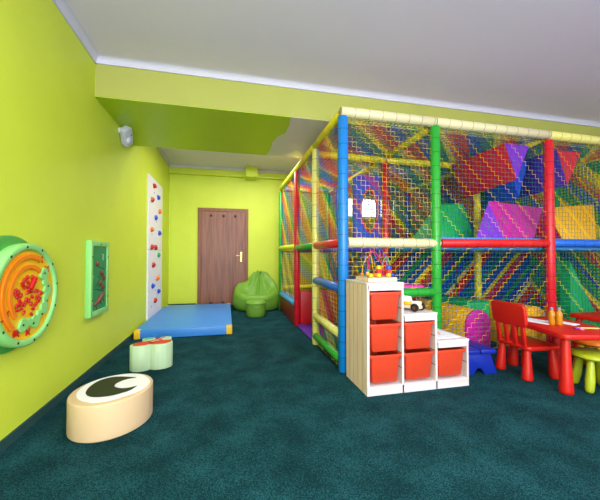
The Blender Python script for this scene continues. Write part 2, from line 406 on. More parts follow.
# netting: square mesh whose cords change colour along the stair-step diagonals
def net(o_, u, v, lu, lv, pal, cell=.047, r=.0019, sign=1, off=0, block=1, name='net_panel', sag=0.0):
    o_ = Vector(o_) - Vector(PF); u = Vector(u); v = Vector(v); w = u.cross(v)
    nu = max(1, round(lu / cell)); nv = max(1, round(lv / cell)); du = lu / nu; dv = lv / nv
    keys = sorted(set(pal)); idx = {k: i for i, k in enumerate(keys)}
    P = [[None] * (nv + 1) for _ in range(nu + 1)]
    for i in range(nu + 1):
        for j in range(nv + 1):
            b = math.sin(PI * i / nu) * math.sin(PI * j / nv) * sag + random.uniform(-.002, .002)
            P[i][j] = o_ + u * (i * du + random.uniform(-.0025, .0025)) + v * (j * dv + random.uniform(-.0025, .0025)) + w * b
    vs = []; fs = []; mi = []
    def seg(a, b, ax, k):
        n0 = len(vs)
        A = [ax * r, ax * (-.5 * r) + w * (.87 * r), ax * (-.5 * r) - w * (.87 * r)]
        vs.extend([(a + t)[:] for t in A]); vs.extend([(b + t)[:] for t in A])
        fs.extend([(n0, n0 + 1, n0 + 4, n0 + 3), (n0 + 1, n0 + 2, n0 + 5, n0 + 4), (n0 + 2, n0, n0 + 3, n0 + 5)])
        mi.extend([k] * 3)
    L = len(pal)
    for i in range(nu + 1):
        for j in range(nv + 1):
            # each cord zig-zags: right along (i, j) then up from (i+1, j), so both share one diagonal index
            if i < nu: seg(P[i][j], P[i + 1][j], v, idx[pal[((i - sign * j) // block + off) % L]])
            if j < nv: seg(P[i][j], P[i][j + 1], u, idx[pal[((i - sign * j - (1 if sign > 0 else 0)) // block + off) % L]])
    me = bpy.data.meshes.new(name); me.from_pydata(vs, [], fs)
    for k in keys: me.materials.append(N[k])
    me.polygons.foreach_set('material_index', mi)
    ob = bpy.data.objects.new(name, me); C.objects.link(ob); ob.parent = pf
    return ob
ux, uy, uz = (1, 0, 0), (0, 1, 0), (0, 0, 1)
F1 = 'Y'; F2 = 'YYGBRGBG'
RB = 'YORRBBTG'
g_ = .05
# front bays
net((X0 + g_, Y0, ZM + g_), ux, uz, X1 - X0 - 2 * g_, ZT - ZM - .1, 'YTWYGT', sign=-1)
net((X0 + g_, Y0, .78), ux, uz, X1 - X0 - 2 * g_, ZM - .78 - g_, 'YTWYGT', sign=1)
net((X0 + g_, Y0, .02), ux, uz, X1 - X0 - 2 * g_, .67, 'YTWYGT', sign=1)
net((X1 + g_, Y0, ZM + g_), ux, uz, X2 - X1 - 2 * g_, ZT - ZM - .1, 'YTBGTB', sign=-1)
net((X1 + g_, Y0, .02), ux, uz, X2 - X1 - 2 * g_, ZM - .02 - g_, 'YTBGTB', sign=1)
net((X2 + g_, Y0, ZM + g_), ux, uz, X3 - X2 - 2 * g_, ZT - ZM - .1, 'YTBGTB', sign=-1)
net((X2 + g_, Y0, .02), ux, uz, X3 - X2 - 2 * g_, ZM - .02 - g_, 'YTBGTB', sign=-1)
# left side bays
for ya, yb, z0 in ((Y0, Y1, .02), (Y2, Y3, .40)):
    net((X0, ya + g_, z0), uy, uz, yb - ya - 2 * g_, ZM - z0 - g_, 'YYWGRT', sign=1, block=2, r=.0019)
for ya, yb in ((Y0, Y1), (Y1, Y2), (Y2, Y3)):
    net((X0, ya + g_, ZM + g_), uy, uz, yb - ya - 2 * g_, ZT - ZM - .1, RB, sign=1, block=2, r=.0023)
# roof
for xa, xb in ((X0, X1), (X1, X2), (X2, X3)):
    net((xa + .03, Y0 + .03, ZT - .03), ux, uy, xb - xa - .06, Y3 - Y0 - .06, RB, sign=1, block=2, r=.0036)
# back and inner dividers
for xa, xb in ((X0, X1), (X1, X2), (X2, X3)):
    net((xa + .04, Y3, ZM + .05), ux, uz, xb - xa - .08, ZT - ZM - .1, RB, sign=-1, block=2, r=.0036)
    net((xa + .04, Y3, .02), ux, uz, xb - xa - .08, ZM - .07, RB, sign=-1, block=2, r=.0050)
net((X1, 3.9, ZM + .05), uy, uz, Y3 - 3.95, ZT - ZM - .1, RB, sign=1, block=2, r=.003)
net((X2, 3.9, ZM + .05), uy, uz, Y3 - 3.95, ZT - ZM - .1, RB, sign=1, block=2, r=.005)
net((X1 + .04, 4.55, ZM + .05), ux, uz, X2 - X1 - .08, ZT - ZM - .1, 'RRYTTGTB', sign=-1, block=2, r=.0042)
net((X2 + .04, 4.55, ZM + .05), ux, uz, X3 - X2 - .08, ZT - ZM - .1, 'GGYYORBB', sign=-1, block=2, r=.010)
net((X3, Y0 + .05, ZM + .05), uy, uz, Y3 - Y0 - .1, ZT - ZM - .1, 'GGYYORBB', sign=1, block=2, r=.009)
net((X3, Y0 + .05, .02), uy, uz, Y3 - Y0 - .1, ZM - .07, 'YRRGGBGG', sign=1, block=2, r=.014)
net((X1 + .04, 4.3, .02), ux, uz, X2 - X1 - .08, ZM - .07, 'YRRBBGBB', sign=1, block=2, r=.015)
net((X2 + .04, 4.3, .02), ux, uz, X3 - X2 - .08, ZM - .07, 'YRRBBGBB', sign=1, block=2, r=.015)
net((X1, 3.9, .02), uy, uz, 2.3, ZM - .07, 'YRRBBGBB', sign=1, block=2, r=.006)

# decks, pads and pit walls (parts of the frame)
def fbox(name, a, b, m, bev=.02, label=None):
    a = Vector(a) - Vector(PF); b = Vector(b) - Vector(PF)
    o = MB().box(a, b, bev, 3).build(name, m, pf, True)
    if label: o['label'] = label
    return o
fbox('deck', (X1 + .06, Y0 + .07, 1.17), (X2 - .02, 4.24, 1.312), V['sky'], label='blue padded upper platform')
fbox('deck', (X2 + .02, Y0 + .07, 1.17), (X3 - .06, 4.24, 1.312), V['sky'], label='blue padded upper platform')
fbox('deck', (X0 + .07, 3.92, 1.17), (X1 - .06, 5.5, 1.24), V['violet'], label='violet padded upper platform')
fbox('ledge_pad', (X0 + .09, Y0 + .08, .70), (X1 - .08, 3.55, .80), V['pink'], label='pink padded ledge')
fbox('floor_pad', (X0 - .02, Y1 + .06, 0), (X0 + .7, Y2 - .08, .04), V['violet'], .01, label='violet padded threshold')
fbox('pit_wall', (X0 + .055, Y2 + .0, 0), (X0 + .9, Y2 + .12, .55), V['red'], label='red padded pit wall')
fbox('pit_wall', (X0 - .03, Y2 + .10, 0), (X0 + .09, Y3 - .07, .30), V['pitred'], label='dark red padded pit wall')
fbox('pit_rim', (X0 - .05, Y2 + .10, .30), (X0 + .12, Y3 - .07, .38), V['sky'], .03, label='blue padded pit rim')
fbox('side_pad', (X0 + .07, Y0 + .1, .04), (X0 + .12, Y1 - .1, .30), V['pitblue'], .015)
# divider panel with an almond-shaped crawl hole, diagonal purple / magenta / blue stripes
def stripes():
    m = mat('diagonal_stripe_vinyl', (90, 30, 160), .4)
    nt = m.node_tree; b = nt.nodes['Principled BSDF']
    tc = nt.nodes.new('ShaderNodeTexCoord'); sp = nt.nodes.new('ShaderNodeSeparateXYZ'); nt.links.new(tc.outputs['Object'], sp.inputs[0])
    a = nt.nodes.new('ShaderNodeMath'); a.operation = 'ADD'; nt.links.new(sp.outputs['X'], a.inputs[0]); nt.links.new(sp.outputs['Z'], a.inputs[1])
    d = nt.nodes.new('ShaderNodeMath'); d.operation = 'DIVIDE'; d.inputs[1].default_value = .55; nt.links.new(a.outputs[0], d.inputs[0])
    f_ = nt.nodes.new('ShaderNodeMath'); f_.operation = 'FRACT'; nt.links.new(d.outputs[0], f_.inputs[0])
    r = nt.nodes.new('ShaderNodeValToRGB'); r.color_ramp.interpolation = 'CONSTANT'
    cols = [(0, (60, 40, 170)), (.3, (150, 20, 130)), (.5, (70, 30, 160)), (.7, (30, 60, 180))]
    r.color_ramp.elements[0].color = lin(cols[0][1]); r.color_ramp.elements[1].position = cols[1][0]; r.color_ramp.elements[1].color = lin(cols[1][1])
    for p_, c_ in cols[2:]:
        e_ = r.color_ramp.elements.new(p_); e_.color = lin(c_)
    nt.links.new(f_.outputs[0], r.inputs[0]); nt.links.new(r.outputs[0], b.inputs['Base Color']); return m
def hole_panel():
    xa, xb, za, zb, y = 1.66, 2.05, 1.27, 2.21, 3.90
    cx, cz, hw, hh = 1.885, 1.725, .125, .30
    n = 40; inner = []; outer = []
    for k in range(n):
        t = 2 * PI * k / n; s_, c_ = math.sin(t), math.cos(t)
        inner.append((cx + hw * c_ * abs(c_) ** .35 if abs(c_) > 1e-6 else cx, cz + hh * s_))
        sc = min((xb - cx if c_ > 0 else cx - xa) / max(abs(c_), 1e-6), (zb - cz if s_ > 0 else cz - za) / max(abs(s_), 1e-6))
        outer.append((cx + c_ * sc, cz + s_ * sc))
    vs = []
    for yy in (y - .03, y + .03):
        for q in (inner, outer): vs += [(x - PF[0], yy - PF[1], z) for x, z in q]
    fs = []
    for k in range(n):
        k2 = (k + 1) % n
        fs += [(k, k2, n + k2, n + k), (2 * n + k, 3 * n + k, 3 * n + k2, 2 * n + k2), (k, 2 * n + k, 2 * n + k2, k2), (n + k, n + k2, 3 * n + k2, 3 * n + k)]
    o = MB().add(vs, fs).build('divider_panel', stripes(), pf); o['label'] = 'purple striped panel with almond-shaped crawl hole'
    rim = MB().tube([(x - PF[0], y - PF[1] - .02, z) for x, z in inner + inner[:1]], .014, 8).build('hole_rim', V['red'], o, True)
hole_panel()

# foam obstacles inside the frame
def wedge(name, label, cat, face, cap, pts_a, pts_b, group=None, zoff=0.0):
    """triangular foam prism between two triangles; sides one colour, both ends another"""
    ctr = sum((Vector(p) for p in pts_a + pts_b), Vector()) / 6; base = Vector((ctr.x, ctr.y, min(p[2] for p in pts_a + pts_b)))
    t = thing(name, label, cat, base, 0, group)
    A = [Vector(p) - base for p in pts_a]; B = [Vector(p) - base for p in pts_b]
    bm_ = bmesh.new(); va = [bm_.verts.new(p) for p in A]; vb = [bm_.verts.new(p) for p in B]
    bm_.faces.new(va); bm_.faces.new(vb[::-1])
    for i in range(3): bm_.faces.new((va[i], vb[i], vb[(i + 1) % 3], va[(i + 1) % 3]))
    bmesh.ops.recalc_face_normals(bm_, faces=bm_.faces[:])
    bmesh.ops.bevel(bm_, geom=bm_.edges[:], offset=.012, segments=2, profile=.5, affect='EDGES')
    MB().bm(bm_).build('body', face, t, True, angle=30)
    for P in (A, B):
        c = sum(P, Vector()) / 3; other = (sum(B, Vector()) / 3 if P is A else sum(A, Vector()) / 3); nrm = (P[1] - P[0]).cross(P[2] - P[0]).normalized()
        if nrm.dot(c - other) < 0: nrm = -nrm
        Q = [c + (p - c) * .94 for p in P]
        MB().add([q + nrm * .004 for q in Q] + [q - nrm * .004 for q in Q], [(0, 1, 2), (5, 4, 3), (0, 3, 4, 1), (1, 4, 5, 2), (2, 5, 3, 0)]).build('end_cap', cap, t)
    return t
DZ = 1.314
wedge('foam_wedge', 'magenta foam ridge with violet end on the upper platform behind the netting', 'foam wedge', V['magenta'], V['purple'],
      [(2.75, 2.97, DZ), (3.13, 2.95, DZ), (2.95, 2.99, 1.75)], [(3.90, 3.45, DZ), (3.56, 2.95, DZ), (4.00, 3.20, 1.74)])
wedge('foam_wedge', 'green foam ridge left of the magenta ridge on the upper platform', 'foam wedge', V['green'], V['green'],
      [(2.45, 3.30, DZ), (2.45, 3.80, DZ), (2.66, 3.5, 1.78)], [(3.05, 3.30, DZ), (3.05, 3.80, DZ), (3.05, 3.5, 1.80)])
wedge('foam_wedge', 'yellow foam ridge on the upper platform right of the red front post', 'foam wedge', V['yellow'], V['red'],
      [(4.00, 2.95, DZ), (4.00, 3.5, DZ), (4.05, 3.2, 1.74)], [(4.55, 2.95, DZ), (4.7, 3.5, DZ), (4.90, 3.2, 1.82)])
HZ = 2.41
wedge('hanging_foam_wedge', 'red inverted foam wedge with violet triangular end hanging from the frame roof', 'foam wedge', V['red'], V['purple'],
      [(3.11, 2.92, HZ), (3.47, 2.92, HZ), (3.28, 2.92, 1.99)], [(3.11, 3.78, HZ), (3.47, 3.78, HZ), (3.28, 3.78, 1.92)])
wedge('hanging_foam_wedge', 'violet inverted foam wedge with red triangular end hanging right of the red front post', 'foam wedge', V['violet'], V['red'],
      [(3.92, 2.95, HZ), (4.32, 2.95, HZ), (4.08, 2.95, 1.97)], [(3.92, 3.78, HZ), (4.32, 3.78, HZ), (4.08, 3.78, 1.92)])
wedge('hanging_foam_wedge', 'dark blue inverted foam wedge hanging just left of the red front post', 'foam wedge', V['blue'], V['blue'],
      [(3.56, 3.3, HZ - .04), (3.90, 3.3, HZ - .04), (3.73, 3.3, 1.85)], [(3.56, 3.8, HZ - .04), (3.90, 3.8, HZ - .04), (3.73, 3.8, 1.85)])

def arch_block(label, body, cap, x0, x1, y0, y1, h):
    t = thing('arch_block', label, 'foam block', ((x0 + x1) / 2, (y0 + y1) / 2, 0))
    w_ = (x1 - x0) / 2; n = 20
    prof = [(-w_, 0), (w_, 0)] + [(w_ * math.cos(PI * k / n), h - w_ * 1.0 + w_ * math.sin(PI * k / n)) for k in range(n + 1)]
    hy = (y1 - y0) / 2; R = Matrix.Rotation(PI / 2, 4, 'X')
    MB().prism(prof, -hy + .03, hy - .03, R, .01).build('body', body, t, True, angle=35)
    inn = [(x * .985, .01 + z * .985) for x, z in prof]
    MB().prism(inn, hy - .03, hy, R, .008).build('end_cap', cap, t, True, angle=35)
    MB().prism(inn, -hy, -hy + .03, R, .008).build('end_cap', cap, t, True, angle=35)
    return t
arch_block('yellow arched foam block with magenta end, on the floor behind the netting', V['yellow'], V['magenta'], 2.575, 2.905, 2.93, 4.0, .50)
arch_block('yellow arched foam block behind the netting, showing over the red chair back', V['yellow'], V['yellow'], 3.36, 3.74, 2.95, 3.75, .51)
# green ramp in the right bay and a green cushion
rp = MB()
rp.add([(4.38, 3.15, 0), (5.02, 3.15, 0), (4.38, 3.15, 1.04), (4.38, 3.27, 0), (5.02, 3.27, 0), (4.38, 3.27, 1.04)], [(0, 1, 2), (5, 4, 3), (0, 3, 4, 1), (1, 4, 5, 2), (2, 5, 3, 0)])
tag(rp.build('foam_ramp', V['green']), 'tall green foam ramp on the floor behind the right-hand netting', 'foam ramp')
tag(MB().box((2.98, 3.35, 0), (3.32, 4.15, .52), .03, 3).build('foam_cube', V['green'], None, True), 'green foam block on the floor between two arched blocks', 'foam block')

# ------------------------------------------------------------------ storage shelf
SH = (1.075, 2.265, 0)
shelf = thing('storage_shelf', 'stepped white and pine toy shelf holding orange-red bins in front of the play frame', 'shelf', SH)
SW = [0, .315, .625, .94]; SHT = [.872, .616, .380]; SD = .44; T_ = .018
def spart(name, a, b, m, bev=.003): return MB().box(a, b, bev, 2).build(name, m, shelf)
spart('side_panel', (0, 0.02, 0), (T_, SD, .872), M['pine'])['label'] = 'natural pine plank side'
spart('front_stile', (0, 0, 0), (T_ + .004, .02, .872), M['whitewood'])
for i, x in ((1, SW[1]), (2, SW[2]), (3, SW[3])):
    h = SHT[i - 1]
    spart('divider_panel' if i < 3 else 'side_panel', (x - T_ / 2 - (.009 if i == 3 else 0), 0, 0), (x + T_ / 2 - (.009 if i == 3 else 0), SD, h - .001), M['whitewood'])
for i in range(3):
    xa = SW[i] + (.0 if i == 0 else T_ / 2); xb = SW[i + 1] + (T_ / 2 if i < 2 else 0)
    spart('top_board', (xa - .002, -.004, SHT[i]), (xb + .002, SD + .004, SHT[i] + .018), M['whitewoodx'])
    spart('apron', (xa + .01, 0, SHT[i] - .045), (xb - .02, .016, SHT[i]), M['whitewoodx'])
spart('plinth', (T_, .0, 0), (.92, .018, .07), M['whitewoodx'])
spart('bottom_board', (T_, .018, .05), (.92, SD - .01, .07), M['whitewoodx'])
spart('back_board', (T_, SD - .012, .07), (SW[1] - .01, SD - .004, .83), M['whitewood'])
spart('back_board', (SW[1] + .01, SD - .012, .07), (SW[2] - .01, SD - .004, .57), M['whitewood'])
spart('back_board', (SW[2] + .01, SD - .012, .07), (SW[3] - .02, SD - .004, .33), M['whitewood'])
# dark runner grooves on the inside of the upright panels
for xw, h, side in ((SW[1] - T_ / 2, .872, -1), (SW[2] - T_ / 2, .616, -1), (SW[3] - T_, .38, -1)):
    for z in (.32, .56, .80, .20, .44, .68):
        if z < h - .06:
            MB().box((xw - .0015, .005, z - .003), (xw + .001, .43, z + .003)).build('runner_groove', M['brown'], shelf)
def make_bin(label):
    t = thing('storage_bin', label, 'storage bin', (0, 0, 0), 0, 'orange-red bins in the stepped shelf')
    w, d, h = .138, .205, .218
    n = 4
    def ring(hw, hd, z, r=.02): return [(x, y, z) for x, y in rrect(-hw, -hd, hw, hd, r, n)]
    rings = [ring(w - .030, d - .022, 0), ring(w - .026, d - .018, .006), ring(w - .010, d - .006, h), ring(w - .013, d - .009, h), ring(w - .028, d - .022, .012)]
    k = len(rings[0]); vs = [p for r_ in rings for p in r_]
    fs = [(i * k + j, i * k + (j + 1) % k, (i + 1) * k + (j + 1) % k, (i + 1) * k + j) for i in range(len(rings) - 1) for j in range(k)]
    fs += [tuple(range(k - 1, -1, -1)), tuple((len(rings) - 1) * k + j for j in range(k))]
    MB().add(vs, fs).build('tub', M['orange_bin'], t, True, angle=35)
    # rim: rounded collar with a hand lip in front
    rr = [ring(w - .012, d - .008, h - .018), ring(w + .003, d + .002, h - .02), ring(w + .005, d + .004, h - .008), ring(w + .004, d + .003, h + .004), ring(w - .012, d - .008, h + .004), ring(w - .012, d - .008, h - .018)]
    vs = [p for r_ in rr for p in r_]
    fs = [(i * k + j, i * k + (j + 1) % k, (i + 1) * k + (j + 1) % k, (i + 1) * k + j) for i in range(len(rr) - 1) for j in range(k)]
    MB().add(vs, fs).build('rim', M['orange_bin'], t, True, angle=35)
    return t
cx = [SH[0] + (SW[i] + SW[i + 1]) / 2 + (.009 if i == 0 else 0) for i in range(3)]
cx[2] -= .009
BY = SH[1] + .205
zb = [.095, .352, .590]
bin0 = make_bin('orange-red bin at the top of the tallest shelf column'); bin0.location = (cx[0], BY, .592)
dup(bin0, (cx[0], BY, .338), 0, 'orange-red bin in the middle of the tallest shelf column')
dup(bin0, (cx[0], BY, .092), 0, 'orange-red bin at the bottom of the tallest shelf column')
dup(bin0, (cx[1], BY, .338), 0, 'orange-red upper bin in the middle-height shelf column')
dup(bin0, (cx[1], BY, .092), 0, 'orange-red bottom bin in the middle-height shelf column')
dup(bin0, (cx[2], BY, .092), 0, 'orange-red single bin in the lowest shelf column')

# bead maze on top
bmz = thing('bead_maze', 'wooden bead maze with coloured wires and beads on top of the stepped shelf', 'toy', (1.245, 2.455, .891))
MB().box((-.125, -.125, 0), (.135, .13, .034), .004).build('base', M['lightwood'], bmz)
wires = [('R', V['red'], [(-.10, -.06, 0), (-.09, -.05, .14), (-.03, -.02, .20), (.02, -.05, .12), (.05, -.06, .02)]),
         ('B', V['blue'], [(-.06, .05, 0), (-.07, .06, .16), (.0, .04, .10), (.05, .05, .22), (.11, .03, .15), (.11, .0, 0)]),
         ('Y', V['yellow'], [(-.11, .03, 0), (-.11, .0, .10), (-.06, -.03, .16), (-.02, .0, .05), (.02, .03, 0)]),
         ('G', V['green'], [(.0, -.09, 0), (.03, -.08, .11), (.08, -.06, .15), (.10, -.08, .06), (.115, -.09, 0)]),
         ('M', V['magenta'], [(-.03, .09, 0), (.0, .08, .19), (.06, .06, .12), (.09, .09, .2), (.12, .08, 0)])]
def spline(pts, n=8):
    P = [Vector(p) for p in pts]; P = [P[0]] + P + [P[-1]]; out = []
    for i in range(1, len(P) - 2):
        for k in range(n):
            t = k / n; a, b, c, d = P[i - 1:i + 3]
            out.append(.5 * ((2 * b) + (c - a) * t + (2 * a - 5 * b + 4 * c - d) * t * t + (3 * b - a - 3 * c + d) * t ** 3))
    out.append(P[-2]); return out
paths = []
for nm, m, pts in wires:
    sp = [Vector((p.x, p.y, max(p.z, 0) * 1.15 + .034)) for p in spline(pts)]
    paths.append(sp); MB().tube(sp, .003, 6).build('wire', m, bmz, True)
bc = [V['yellow'], V['red'], V['blue'], V['green'], M['orange']]
bi = 0
for sp in paths:
    for k in (2, len(sp) - 4):
        p = sp[min(k, len(sp) - 2)]; MB().ball(p, .0165, 12, 8).build('bead', bc[bi % 5], bmz, True); bi += 1
for x, y, z, m in ((-.09, -.10, .052, V['yellow']), (-.02, -.10, .055, V['yellow']), (-.02, -.10, .088, V['red']), (-.02, -.10, .118, V['yellow']), (.07, -.10, .055, V['yellow']), (.07, -.10, .088, V['red']), (.07, -.10, .118, V['blue'])):
    MB().lathe([(.012, -.017), (.02, -.012), (.02, .012), (.012, .017)], 14, Matrix.Translation((x, y, z))).build('bead', m, bmz, True)

# toy car on the second step
car = thing('toy_car', 'white and yellow wooden toy car on the middle step of the shelf', 'toy car', (1.55, 2.42, .635), math.radians(-62))
MB().box((-.10, -.042, .018), (.10, .042, .048), .008).build('chassis', M['lightwood'], car, True)
MB().box((-.055, -.04, .048), (.03, .04, .078), .01).build('cab', M['yellow'], car, True)
roof = MB().prism([(-.085, .05), (.02, .05), (.0, .115), (-.07, .122)], -.034, .034, Matrix.Rotation(PI / 2, 4, 'X'), .006).build('roof', M['white'], car, True)
MB().box((.03, -.036, .046), (.098, .036, .082), .012, 3).build('bonnet', M['white'], car, True)
for x, r in ((-.07, .026), (.078, .034)):
    for s in (-1, 1):
        wv = MB().lathe([(r * .6, -.012), (r, -.009), (r, .009), (r * .6, .012)], 20, Matrix.Translation((x, s * .056, r)) @ Matrix.Rotation(PI / 2, 4, 'X')).build('wheel', M['black'], car, True)
        MB().lathe([(r * .35, -.014), (r * .35, .014)], 12, Matrix.Translation((x, s * .056, r)) @ Matrix.Rotation(PI / 2, 4, 'X')).build('hub', M['brown'], wv, True)
# sheet with red drawing
sh = thing('drawing_sheet', 'white sheet with a red scribble on the lowest step of the shelf', 'paper', (1.855, 2.49, .3985), .05)
MB().box((-.12, -.17, 0), (.12, .17, .003)).build('sheet', M['paper'], sh)
MB().tube([Vector((-.06 + .012 * k, -.02 + .04 * math.sin(k * .9), .0035)) for k in range(11)], .0022, 5).build('scribble', V['red'], sh)
# ------------------------------------------------------------------ red table, chairs, stools
def cone_leg(x0, y0, z0, x1, y1, r0, r1):
    """tapering leg from foot (x0,y0,0) to (x1,y1,z0)"""
    n = 8
    pts = [(x0 + (x1 - x0) * t, y0 + (y1 - y0) * t, z0 * t) for t in (0, .02, .06, .3, .6, .9, 1)]
    rr = [r0 * .85, r0 * .97, r0] + [r0 + (r1 - r0) * t for t in (.3, .6, .9, 1)]
    return MB().tube(pts, rr, 18)
def make_table(label, loc, rz):
    t = thing('kids_table', label, 'table', loc, rz, 'red plastic kids tables')
    top = MB()
    poly = []
    for x, y in rrect(-.275, -.385, .275, .385, .06, 8):
        poly.append((x, y))
    top.prism(poly, .435, .48, None, .012, 3); top.build('tabletop', M['red'], t, True, angle=50)
    for sx in (-1, 1):
        for sy in (-1, 1):
            cone_leg(sx * .222, sy * .332, .44, sx * .205, sy * .312, .05, .028).build('leg', M['red'], t, True, angle=60)
    return t
AX = math.radians(-15)
F = Vector((2.595, 1.92))
u = Vector((math.cos(AX), math.sin(AX))); v = Vector((-math.sin(AX), math.cos(AX)))
tc_ = F + u * .275 + v * .385
t1 = make_table('red kids table with bottles and papers on it, beside the red slatted chair', (tc_.x, tc_.y, 0), AX)
dup(t1, (3.91, 2.27, 0), math.radians(-3), 'red kids table with bare top, against the netting at the right edge')
def make_chair(label, loc, rz):
    """kids chair facing local +X: thick seat, four cone legs, slatted back with a broad head board"""
    t = thing('kids_chair', label, 'chair', loc, rz)
    MB().prism(rrect(-.17, -.19, .18, .19, .05, 8), .262, .302, None, .012, 3).build('seat', M['red'], t, True, angle=50)
    for sx in (-1, 1):
        for sy in (-1, 1):
            cone_leg(sx * .145, sy * .15, .265, sx * .128, sy * .135, .046, .027).build('leg', M['red'], t, True, angle=60)
    R = Matrix.Translation((-.158, 0, .29)) @ Matrix.Rotation(math.radians(-6), 4, 'Y')
    Rp = R @ Matrix(((0, 0, 1, 0), (1, 0, 0, 0), (0, 1, 0, 0), (0, 0, 0, 1)))
    MB().prism(rrect(-.19, .175, .19, .385, .045, 8), -.017, .017, Rp, .01, 3).build('head_board', M['red'], t, True, angle=50)
    for y in (-.14, -.047, .047, .14):
        MB().box((-.012, y - .02, 0), (.012, y + .02, .205), .006, 2, R).build('back_slat', M['red'], t, True)
    return t
make_chair('red plastic kids chair with slatted back, tucked under the left side of the nearer table', (2.76, 2.382, 0), math.radians(-4))
def make_stool(label, loc, rz, seat, legm):
    t = thing('kids_stool', label, 'stool', loc, rz)
    MB().lathe([(.02, .245), (.10, .248), (.145, .258), (.162, .274), (.160, .292), (.148, .302), (.0, .304)], 36, cap=True).build('seat', seat, t, True, angle=50)
    for k in range(4):
        a = PI / 4 + PI / 2 * k
        c, s = math.cos(a), math.sin(a)
        pts = [(c * (.142 - .05 * q), s * (.142 - .05 * q), .262 * q) for q in (0, .03, .1, .35, .7, 1)]
        MB().tube(pts, [.016, .025, .031, .034, .028, .020], 14).build('leg', legm, t, True, angle=60)
    return t
make_stool('yellow-green plastic kids stool pushed under the near corner of the red table', (2.985, 1.965, 0), math.radians(153), M['green_stool'], M['green_stool'])
make_stool('orange-seated kids stool with yellow legs between the two red tables', (3.44, 2.27, 0), math.radians(10), M['orange'], M['yellow'])

# things on the near table
def on_table(a, b):  # a across (local x), b along (local y)
    p = tc_ + u * a + v * b; return (p.x, p.y, .4805)
def make_bottle(label, loc, rz):
    t = thing('juice_bottle', label, 'bottle', loc, rz, 'amber bottles on the red table')
    MB().lathe([(.024, 0), (.028, .006), (.029, .06), (.030, .10), (.026, .125), (.014, .142), (.013, .15)], 20).build('body', M['juice'], t, True, angle=50)
    MB().lathe([(.0155, .148), (.0155, .17), (.012, .174)], 16).build('cap', M['cap'], t, True)
    MB().lathe([(.0006, 0), (.014, 0), (.014, .0015), (.0006, .0015)], 18, Matrix.Translation((.0, -.0285, .072)) @ Matrix.Rotation(PI / 2, 4, 'X')).build('sticker', M['brown'], t)
    return t
p = on_table(-.075, .0)
b0 = make_bottle('amber juice bottle on the red table, left one of the pair', p, .3); b0.scale = (.9, .9, .9)
p = on_table(-.018, -.012)
dup(b0, p, .5, 'amber juice bottle on the red table, right one of the pair').scale = (.9, .9, .9)
def sheet(label, a, b, rz, w_, h_):
    p = on_table(a, b)
    return tag(MB().box((-w_ / 2, -h_ / 2, 0), (w_ / 2, h_ / 2, .004)).build('paper_sheet', M['paper'], None, False, p, (0, 0, rz)), label, 'paper')
sheet('white paper sheets on the red table beside the chair back', -.10, .14, .3, .19, .24)
sheet('small white paper on the red table just right of the bottles', .10, .04, .2, .10, .14)
p = on_table(.03, -.17)
sc = thing('scissors', 'purple-handled scissors lying on the red table before the bottles', 'scissors', p, .5)
for s in (-1, 1):
    MB().tube([Vector((-.035 + .02 * math.cos(t * PI / 8), s * .016 + .013 * math.sin(t * PI / 8), .006)) for t in range(17)], .005, 8).build('handle', M['purple'] if s > 0 else M['pink'], sc, True)
MB().box((-.016, -.006, .003), (.07, .006, .008), .001, 1, Matrix.Rotation(.12, 4, 'Z')).build('blade', M['metal'], sc)
p = on_table(.10, -.16)
pc = thing('pencil', 'pale yellow pencil lying across the red table', 'pencil', p, -.35)
MB().lathe([(.0045, -.085), (.0045, .085)], 6, Matrix.Translation((0, 0, .0045)) @ Matrix.Rotation(PI / 2, 4, 'Y')).build('shaft', M['pencil'], pc)
MB().lathe([(.0045, 0), (.0008, .018)], 6, Matrix.Translation((.085, 0, .0045)) @ Matrix.Rotation(PI / 2, 4, 'Y')).build('tip', M['lightwood'], pc)
# blue bench
bb = thing('kids_bench', 'dark blue plastic kids bench between the stepped shelf and the red chair', 'bench', (2.295, 2.585, 0), math.radians(-4))
for x0_, x1_ in ((-.165, -.006), (.006, .165)):
    MB().box((x0_, -.17, .195), (x1_, .17, .238), .012, 3).build('seat_plank', M['blue_bench'], bb, True)
for sy in (-1, 1):
    Ry = Matrix.Translation((0, sy * .125, 0)) @ Matrix.Rotation(PI / 2, 4, 'X')
    lg = MB()
    lg.prism([(-.19, 0), (-.06, 0), (-.02, .06), (.02, .06), (.06, 0), (.19, 0), (.12, .196), (-.12, .196)], -.02, .02, Ry, .006)
    lg.build('leg_frame', M['blue_bench'], bb, True)

# ------------------------------------------------------------------ left wall things
def wall_xf(y, z):  # local x -> +Y along wall, local y -> up, local z -> out of the wall (+X)
    return Matrix(((0, 0, 1, XL), (1, 0, 0, y), (0, 1, 0, z), (0, 0, 0, 1)))
def wthing(name, label, cat, y, z):
    t = thing(name, label, cat); t.matrix_world = wall_xf(y, z); return t
def arc_band(r0, r1, a0, a1, z0, z1, n=30, bumps=0, amp=0):
    poly = []
    for k in range(n + 1):
        a = math.radians(a0 + (a1 - a0) * k / n); rr = r1 + (amp * math.sin(bumps * PI * k / n) if bumps else 0); poly.append((rr * math.cos(a), rr * math.sin(a)))
    for k in range(n, -1, -1):
        a = math.radians(a0 + (a1 - a0) * k / n); rr = r0 - (amp * abs(math.sin(bumps * PI * k / n)) if bumps else 0); poly.append((rr * math.cos(a), rr * math.sin(a)))
    return MB().prism(poly, z0, z1, None, .002, 1)
cg = wthing('wall_game', 'round light green wall game with orange arches and red beads', 'wall game', 2.205, .872); cg.scale = (1.0, .97, .80)
RG = .315
MB().lathe([(RG + .024, 0), (RG + .03, .006), (RG + .03, .03), (RG + .022, .034)], 64, Matrix.Translation((-.075, .015, 0))).build('back_plate', M['game_dark'], cg, True, angle=50)
